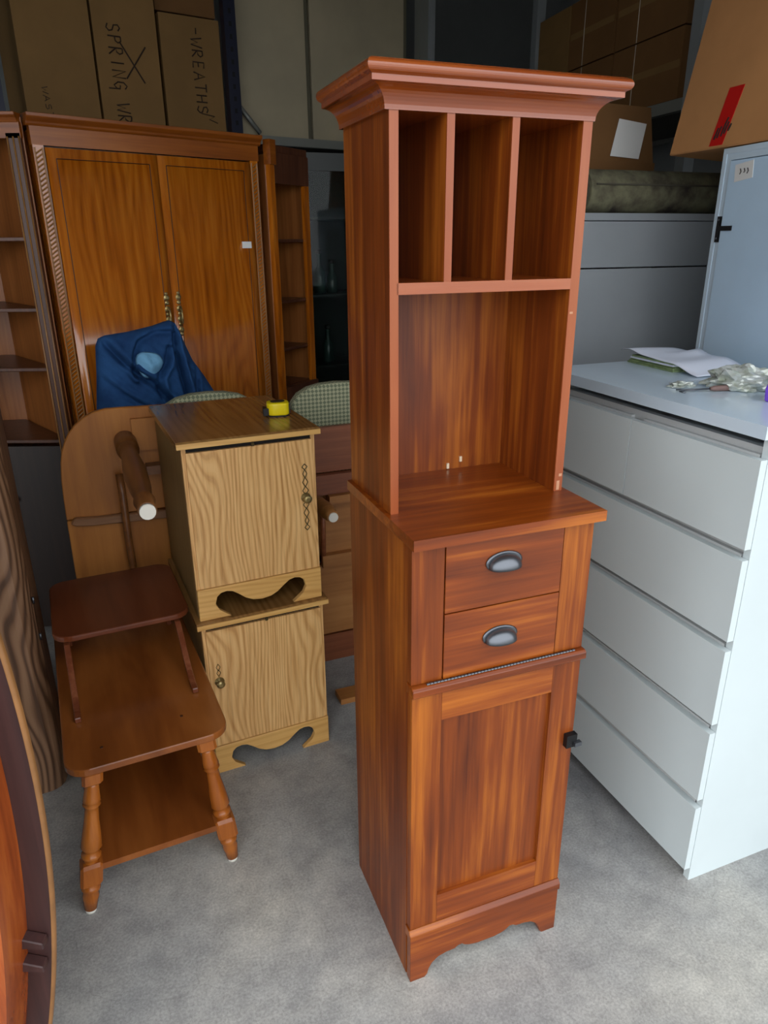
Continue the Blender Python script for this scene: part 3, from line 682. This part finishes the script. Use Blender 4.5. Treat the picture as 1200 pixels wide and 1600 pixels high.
# stroke letters (hand-drawn capitals)
GL = {'S': [[(.75, .85), (.45, 1), (.15, .85), (.2, .6), (.7, .45), (.8, .2), (.5, 0), (.1, .12)]],
 'P': [[(.15, 0), (.15, 1)], [(.15, 1), (.6, .98), (.78, .78), (.6, .55), (.15, .5)]],
 'R': [[(.15, 0), (.15, 1)], [(.15, 1), (.6, .98), (.75, .78), (.55, .55), (.15, .5), (.8, 0)]],
 'I': [[(.5, 0), (.5, 1)]], 'N': [[(.1, 0), (.12, 1), (.8, 0), (.85, 1)]],
 'G': [[(.8, .85), (.5, 1), (.15, .75), (.12, .3), (.45, 0), (.8, .2), (.8, .45), (.45, .45)], [(.8, .45), (.82, -.4)]],
 'W': [[(0, 1), (.22, 0), (.48, .65), (.72, 0), (.98, 1)]], 'E': [[(.75, 1), (.15, 1), (.15, 0), (.75, 0)], [(.15, .5), (.65, .5)]],
 'A': [[(.05, 0), (.45, 1), (.85, 0)], [(.22, .4), (.7, .4)]], 'T': [[(.05, 1), (.9, 1)], [(.48, 1), (.48, 0)]],
 'H': [[(.12, 0), (.12, 1)], [(.82, 0), (.82, 1)], [(.12, .5), (.82, .5)]], '-': [[(.2, .55), (.8, .55)]], ' ': []}
def scrawl(bm, text, a0, z0, size, adv, y=-.0015, r=.0032, drift=0):
    rnd = random.Random(text); s0 = 0
    for ch in text:
        for st in GL[ch]:
            tubem(bm, [(a0 + tt*size + drift*(s0+ss*adv) + rnd.uniform(-.002, .002), y, z0 - s0 - ss*adv*.86) for ss, tt in st], r, 5)
        s0 += adv
def carton(label, x0, x1, y0, y1, z0, z1, mat='box', group='cartons on the storage rack', loc=RO, rot=RY, strap=False):
    c, s = math.cos(rot), math.sin(rot); xm = (x0+x1)/2
    t = thing('carton', label, 'box', (loc[0]+xm*c-y0*s, loc[1]+xm*s+y0*c, z0), rot, group)
    h = (x1-x0)/2; b = box('body', -h, h, 0, y1-y0, 0, z1-z0, mat, t, .004)
    box('tape_strip', -.03, .03, .02, y1-y0-.02, z1-z0, z1-z0+.0008, 'strap', t, 0)
    return t, xm
ct, xm = carton('brown carton with small faint marker scribble, on the rack above the bookcase', -1.000, -.672, .06, .55, 2.126, 2.92)
bm = bmesh.new(); scrawl(bm, 'WAST', -.925-xm, 2.268-2.126, .026, .034, r=.0018, drift=.1); frombm('handwriting', bm, 'inkbrown', ct, 'small vertical marker writing')
ct, xm = carton('brown carton marked SPRING with a crossed-out X, on the rack', -.660, -.362, .06, .55, 2.126, 2.90)
bm = bmesh.new(); scrawl(bm, 'SPRING WR', -.600-xm, 2.560-2.126, .062, .0475, drift=.02)
h = frombm('handwriting', bm, 'inkbrown', ct, 'vertical marker writing'); h['kind'] = 'stuff'
bm = bmesh.new()
for q in ([(-.545, 2.485), (-.444, 2.323)], [(-.425, 2.477), (-.53, 2.335)]): tubem(bm, [(a-xm, -.0028, z-2.126) for a, z in q], .0034, 5)
frombm('cross_mark', bm, 'inkbrown', ct, 'large marker X')
ct, xm = carton('brown carton marked WREATHS beside the blue rack upright', -.345, -.040, .06, .55, 2.126, 2.635)
bm = bmesh.new(); scrawl(bm, '-WREATHS', -.195-xm, 2.598-2.126, .055, .0495, drift=.02); frombm('handwriting', bm, 'inkbrown', ct, 'vertical marker writing')
for q in ([(-.17, 2.215), (-.10, 2.205), (-.13, 2.19), (-.085, 2.175)],):
    bm = bmesh.new(); tubem(bm, [(a-xm, -.0015, z-2.126) for a, z in q], .0026, 5); frombm('handwriting', bm, 'inkbrown', ct)
carton('brown carton lying on top of the carton marked WREATHS', -.345, -.040, .10, .55, 2.652, 2.95, 'boxdark')
def flat_panel(label, x0, x1, y):
    c, s = math.cos(RY), math.sin(RY)
    t = thing('wrapped_panel', label, 'panel', (RO[0]+x0*c-y*s, RO[1]+x0*s+y*c, 2.126), RY, 'panels on the storage rack'); wd = x1-x0
    box('sheet', 0, wd, 0, .06, 0, .95, 'panelgrey', t, .006, 2); box('edge_strip', wd+.0005, wd+.022, .004, .05, 0, .95, 'panelseam', t, .002)
flat_panel('grey-green flat panel beside the dark blue rack upright', .040, .452, .07)
flat_panel('grey-green flat panel beside the grey steel rack upright', .485, 1.10, .07)

# dark glass-fronted display cabinet below the rack
t = thing('display_cabinet', 'dark glass-fronted display cabinet in shadow behind the narrow bookcase', 'cabinet', (-.2, 3.92, 0), R(20))
box('side_panel', -.26, -.24, .02, .35, 0, 1.98, 'darkframe', t); box('side_panel', .38, .40, .02, .35, 0, 1.98, 'darkframe', t); box('back_panel', -.24, .38, .34, .35, 0, 1.98, 'darkback', t)
box('top_panel', -.26, .40, .0, .35, 1.98, 2.0, 'darkframe', t); box('bottom_panel', -.24, .38, .02, .34, .06, .09, 'darkframe', t)
for z in (1.70, 1.32, .95, .5): box('shelf', -.24, .38, .03, .34, z, z+.012, 'darkframe', t)
f = box('door_frame', -.26, -.20, 0, .018, .05, 1.98, 'darkframe', t); box('door_frame', .34, .40, 0, .018, .05, 1.98, 'darkframe', t); box('door_frame', -.20, .34, 0, .018, .05, .12, 'darkframe', t); box('door_frame', -.20, .34, 0, .018, 1.92, 1.98, 'darkframe', t)
box('glass_pane', -.20, .34, .006, .010, .12, 1.92, 'glass', t, 0)
cc, ss = math.cos(R(20)), math.sin(R(20))
for i, (x, y, z, h, lab) in enumerate(((-.10, .12, 1.333, .20, 'slim dark green bottle on the upper shelf of the display cabinet'), (-.02, .16, 1.333, .15, 'short dark green bottle on the upper shelf of the display cabinet'), (-.06, .14, .963, .18, 'dark green bottle on the lower shelf of the display cabinet'))):
    t = thing('bottle', lab, 'bottle', (-.2+x*cc-y*ss, 3.92+x*ss+y*cc, z), 0, 'bottles in the display cabinet')
    lathe('body', (0, 0, 0), (0, 0, h), [(0, .028), (.03, .03), (.55, .03), (.68, .014), (.95, .012), (1, .014)], 'bottle', t, 14)
    lathe('cap', (0, 0, h+.0005), (0, 0, h+.02), [(0, .0145), (1, .0145)], 'darkframe', t, 12)

# ------------------------------------------------------------------ right background: grey cabinet, rug, locker, cartons
GY = R(20); GO = (.782, 2.714); gc, gs = math.cos(GY), math.sin(GY)
def gl(x, y, z=0): return (GO[0]+x*gc-y*gs, GO[1]+x*gs+y*gc, z)
t = thing('storage_cabinet', 'low blue-grey metal cabinet under the rolled rug, behind the white chest', 'cabinet', gl(0, 0), GY)
ZT = 1.678
box('side_panel', -.184, -.17, .016, .46, 0, ZT-.024, 'greybox', t); box('side_panel', .606, .62, .016, .46, 0, ZT-.024, 'greybox', t); box('back_panel', -.17, .606, .45, .46, 0, ZT-.024, 'greybox', t)
box('top_panel', -.188, .624, -.006, .465, ZT-.024, ZT, 'greybox', t, .004, 2)
for z0, z1 in ((1.496, ZT-.027), (1.0, 1.491), (.5, .994), (.04, .494)): box('drawer_front', -.183, .619, 0, .015, z0, z1, 'greybox', t, .003)
box('plinth', -.16, .60, .03, .05, 0, .04, 'dark', t, 0)
# rolled rug
t = thing('rolled_rug', 'rolled olive rug with dark pattern lying on the blue-grey cabinet', 'rug', gl(-.055, .078, 1.7515), GY)
lathe('roll', (.004, 0, 0), (.66, 0, 0), [(0, .068), (.012, .073), (.5, .073), (.988, .073), (1, .068)], 'rug', t, 28)
bm = bmesh.new(); sp = [(-.001 + .0, math.cos(a*.5)*(.008+.0032*a*.5*1.0), math.sin(a*.5)*(.008+.0032*a*.5)) for a in range(0, 38)]
tubem(bm, [(p[0], p[1], p[2]) for p in sp], .0028, 5); frombm('spiral_edge', bm, 'rugback', t)
tube('outer_edge', [(.02, -.0735, .02), (.4, -.0735, .021), (.655, -.0735, .02)], .003, 'rugback', t, 6)
# open carton with white sheet behind the rug
t = thing('open_carton', 'dark open carton with raised flaps behind the rolled rug', 'box', gl(.12, .20, 1.678), GY + R(8))
for nm, a in (('side_panel', (-.17, .27, 0, .004, 0, .19)), ('side_panel', (-.17, .27, .28, .284, 0, .19)), ('side_panel', (-.17, -.166, .004, .28, 0, .19)), ('side_panel', (.266, .27, .004, .28, 0, .19)), ('bottom_panel', (-.166, .266, .004, .28, 0, .004))): box(nm, *a, 'boxdark', t, 0)
fm = prism('flap', [(0, .19), (.006, .19), (.046, .385), (.040, .385)], -.16, .26, 'boxdark', t, 'yz'); 
prism('flap', [(-.168, .19), (-.23, .27), (-.226, .274), (-.164, .19)], .01, .27, 'boxdark', t, 'xz')
o = prism('paper_sheet', [(.03, .205), (.175, .200), (.225, .325), (.085, .335)], -.006, -.004, 'label', None, 'xz'); 
o.data.transform(Matrix.Translation((0, 0, 0)) @ Matrix.Rotation(0, 4, 'X'))
for v in o.data.vertices: v.co.y += (v.co.z-.19)*.205 - .002
o.location = gl(.12, .20, 1.678); o.rotation_euler = (0, 0, GY + R(8)); tag(o, 'blank white sheet leaning on the flap of the open carton', 'paper')
bm = bmesh.new(); tubem(bm, [(.0, 0, 0), (.012, 0, .035), (.035, 0, .062), (.06, .0, .07)], .006, 8); o = frombm('hose_end', bm, 'post', smooth=True); o.location = gl(.225, .158, 1.688); o.rotation_euler = (0, 0, GY); tag(o, 'short curved grey tube standing behind the rolled rug', 'tube')

# pale blue locker
LY = R(-75); LO = (1.047, 2.42); lc, ls = math.cos(LY), math.sin(LY)
def ll(x, y, z=0): return (LO[0]+x*lc-y*ls, LO[1]+x*ls+y*lc, z)
t = thing('metal_locker', 'pale blue-grey metal locker with black hinge behind the white chest', 'locker', ll(0, 0), LY)
box('side_panel', 0, .016, .0, .42, 0, 1.83, 'locker', t, .002); box('side_panel', .784, .80, 0, .42, 0, 1.83, 'locker', t, .002); box('back_panel', .016, .784, .41, .42, 0, 1.83, 'locker', t)
box('top_panel', 0, .80, 0, .42, 1.83, 1.846, 'locker', t, .002); box('frame_stile', .016, .036, .002, .02, .05, 1.83, 'locker', t, .001); box('frame_rail', .036, .784, .002, .02, 1.812, 1.83, 'locker', t, .001); box('frame_rail', .036, .784, .002, .02, 0, .06, 'locker', t, .001)
d = box('door', .040, .782, -.002, .016, .064, 1.809, 'lockerdoor', t, .003)
for z in (1.625, .35):
    box('hinge', .020, .034, -.004, .002, z-.045, z+.030, 'black', d, .001, label='black strap hinge'); box('hinge_strap', .034, .088, -.006, -.002, z-.012, z+.002, 'black', d, .001)
    for k in (-.034, .02): lathe('screw', (.027, -.004, z+k), (.027, -.007, z+k), [(0, .004), (1, .003)], 'pewter', d, 8)
tg = box('tag', .066, .140, -.0032, -.002, 1.752, 1.800, 'label', d, 0, label='white paper tag with print')
tg.data.transform(Matrix.Translation((.1, 0, 1.776)) @ Matrix.Rotation(R(-6), 4, 'Y') @ Matrix.Translation((-.1, 0, -1.776)))
bm = bmesh.new()
for k, x in enumerate((.088, .104, .118)): tubem(bm, [(x, -.0034, 1.769+.004*(k % 2)), (x+.004, -.0034, 1.776), (x, -.0034, 1.784)], .0017, 5)
frombm('print', bm, 'ink', tg)
# big tilted carton on the locker
t = thing('large_carton', 'large tan carton with red tape overhanging the top of the locker', 'box', (0, 0, 0))
b0, b1 = Vector((.955, 2.627, 1.849)), Vector((1.089+.14, 2.242-.40, 1.849)); dp = Vector((.42, .32, 0)); up = Vector((.095, -.03, .62))
def hexa(name, c, e1, e2, e3, mat, parent):
    bm = bmesh.new(); v = [bm.verts.new(c + e1*i + e2*j + e3*k) for k in (0, 1) for j in (0, 1) for i in (0, 1)]
    for f in ((0, 2, 3, 1), (4, 5, 7, 6), (0, 1, 5, 4), (2, 6, 7, 3), (0, 4, 6, 2), (1, 3, 7, 5)): bm.faces.new([v[i] for i in f])
    bmesh.ops.recalc_face_normals(bm, faces=bm.faces); bevel(bm, .004); return frombm(name, bm, mat, parent)
e1 = b1-b0
hexa('body', b0, e1, dp, up, 'boxbig', t)
nrm = e1.cross(up).normalized(); nrm = nrm if nrm.dot(Vector((0, 0, 1.6))-b0) > 0 else -nrm
def onface(u, v, off=.0008): return b0 + e1*u + up*v + nrm*off
TP = [(.215, .012), (.280, .012), (.305, .262), (.235, .262)]
bm = bmesh.new(); f0 = [bm.verts.new(onface(u, v, .0002)) for u, v in TP]; f1 = [bm.verts.new(onface(u, v, .0014)) for u, v in TP]
bm.faces.new(f0); bm.faces.new(f1[::-1])
for i in range(4): bm.faces.new((f0[i], f0[(i+1) % 4], f1[(i+1) % 4], f1[i]))
tr = frombm('red_tape', bm, 'redtape', t, 'red tape strip with dark print')
bm = bmesh.new()
for u, v, l in ((.232, .04, .05), (.245, .045, .05), (.262, .05, .055), (.275, .06, .05), (.29, .07, .03), (.268, .1, .03)): tubem(bm, [onface(u, v, .002), onface(u+.008, v+l, .002)], .0024, 5)
frombm('print', bm, 'ink', tr)
# stacked cartons on a second rack along the right wall
SY = R(-73); SO = (.9545, 5.06, 0); K = 1.15
t = thing('storage_rack', 'grey steel storage rack holding strapped cartons beyond the locker', 'rack', SO, SY)
for x in (-.08, 1.432):
    for y in (.0, .71): box('upright', x, x+.063, y, y+.055, 0, 3.4, 'post', t, .003)
for y in (.004, .714): box('beam', -.016, 1.431, y, y+.04, 2.145, 2.196, 'racksteel', t, .003)
box('deck', -.016, 1.431, .044, .71, 2.17, 2.199, 'deck', t, 0)
cols = [(.0, .345), (.362, .805), (.822, 1.37)]
names = [['squat lower carton at the end of the right-hand rack by the grey wall', 'squat upper carton at the end of the right-hand rack by the grey wall'],
         ['strapped lower carton in the middle of the right-hand rack', 'strapped upper carton in the middle of the right-hand rack'],
         ['wide strapped lower carton on the right-hand rack next to its steel upright', 'wide strapped upper carton on the right-hand rack next to its steel upright']]
for k, (x0, x1) in enumerate(cols):
    for j, (z0, z1) in enumerate(((2.2, 2.490), (2.497, 2.82))):
        ct, xm = carton(names[k][j], x0, x1, .015, .5, z0, z1, 'boxdark' if k else 'box', 'strapped cartons', SO, SY)
        if k:
            for xs in ((x1-x0)*.16,): tube('strap', [(-xs, -.001, 0.001), (-xs, -.002, (z1-z0)*.5), (-xs, -.001, z1-z0)], .0022, 'strap', ct, 5)
        box('tape_strip', -(x1-x0)/2+.01, (x1-x0)/2-.01, -.0008, 0, (z1-z0)*.45, (z1-z0)*.45+.03, 'box', ct, 0)
# ------------------------------------------------------------------ things on the white chest
ym = -1.1967; mc, ms = math.cos(ym), math.sin(ym)
def ml(x, y, z): return (.7808+x*mc-y*ms, 1.4094+x*ms+y*mc, z)
PR = R(-72)
t = thing('magazine_stack', 'stack of magazines with greenish edges on the white chest', 'magazines', (.885, 2.155, 1.2322), PR)
for k in range(5): box('magazine', -.125+.004*k, .085-.003*(k % 2), -.085+.003*(k % 3), .085, .005*k, .005*k+.0046, 'papergreen' if k != 3 else 'paper', t, .0008)
bm = bmesh.new(); g = []
for i in range(25):
    u = i/24; row = []
    for j in range(9):
        v = j/8; x = -.150 + .33*u; f = max(0, (u-.66)/.34)
        z = .0275 - .0255*(3*f*f-2*f**3)*(1-.25*v) + .012*math.exp(-((u-.10)/.13)**2)*(1-.6*v) + .016*math.exp(-((u-.34)/.10)**2)*v*v + .003*math.sin(u*7+v*3)*(1-f)
        row.append(bm.verts.new((x, -.095 + .195*v + .015*u, max(z, .0015))))
    g.append(row)
for i in range(24):
    for j in range(8): bm.faces.new((g[i][j], g[i][j+1], g[i+1][j+1], g[i+1][j]))
bmesh.ops.recalc_face_normals(bm, faces=bm.faces)
ret = bmesh.ops.extrude_face_region(bm, geom=bm.faces[:])
for v in ret['geom']:
    if isinstance(v, bmesh.types.BMVert): v.co.z += .0012
o = frombm('paper_sheet', bm, 'paper', smooth=True); o.location = (.885, 2.155, 1.2322); o.rotation_euler = (0, 0, PR); tag(o, 'curled white paper lying over the magazines on the white chest', 'paper')
def crumple(name, mat, loc, sx, sy, sz, label, cat, seed, rot=0):
    bm = bmesh.new(); bmesh.ops.create_icosphere(bm, subdivisions=4, radius=1)
    for v in bm.verts:
        p = v.co.copy(); k = 1 + .55*noise.noise(p*2.2+Vector((seed, 0, 0))) + .35*abs(noise.noise(p*5+Vector((0, seed, 0))))
        v.co = Vector((p.x*sx*k, p.y*sy*k, max(p.z*sz*k, -sz*.55)))
    zmin = min(v.co.z for v in bm.verts)
    for v in bm.verts: v.co.z -= zmin
    o = frombm(name, bm, mat); o.location = loc; o.rotation_euler = (0, 0, rot); return tag(o, label, cat)
crumple('plastic_wrapper', 'foil', (.905, 1.80, 1.2322), .075, .045, .034, 'crumpled clear plastic wrapper on the white chest', 'wrapper', 3.1, -.5)
crumple('plastic_wrapper', 'foil', (.775, 1.835, 1.2322), .034, .018, .008, 'small flattened scrap of clear plastic on the white chest', 'wrapper', 8.7, .3)
t = thing('wire_tool', 'slim brown-handled tool with splayed wire ends on the white chest', 'tool', (.815, 1.765, 1.2322), .15)
lathe('handle', (.0, 0, .008), (.075, .004, .008), [(0, .004), (.15, .007), (.8, .0078), (1, .005)], 'stick', t, 10)
for q in ([(0, 0, .008), (-.05, .012, .006), (-.078, .022, .004)], [(0, 0, .008), (-.045, .004, .005), (-.08, .002, .004), (-.072, -.012, .003)]): tube('wire', q, .0018, 'pewter', t, 6)
t = thing('packet', 'bright purple packet with blue end on the white chest', 'packet', (.925, 1.650, 1.2322), .35)
prism('pouch', [(-.03, 0), (.05, 0), (.055, .03), (.045, .06), (-.02, .058), (-.034, .03)], -.012, .012, 'purple', t, 'xz', .005, seg=2); prism('end_flap', [(-.02, .0585), (.045, .0605), (.04, .085), (-.012, .082)], -.005, .005, 'bluecap', t, 'xz', .002)
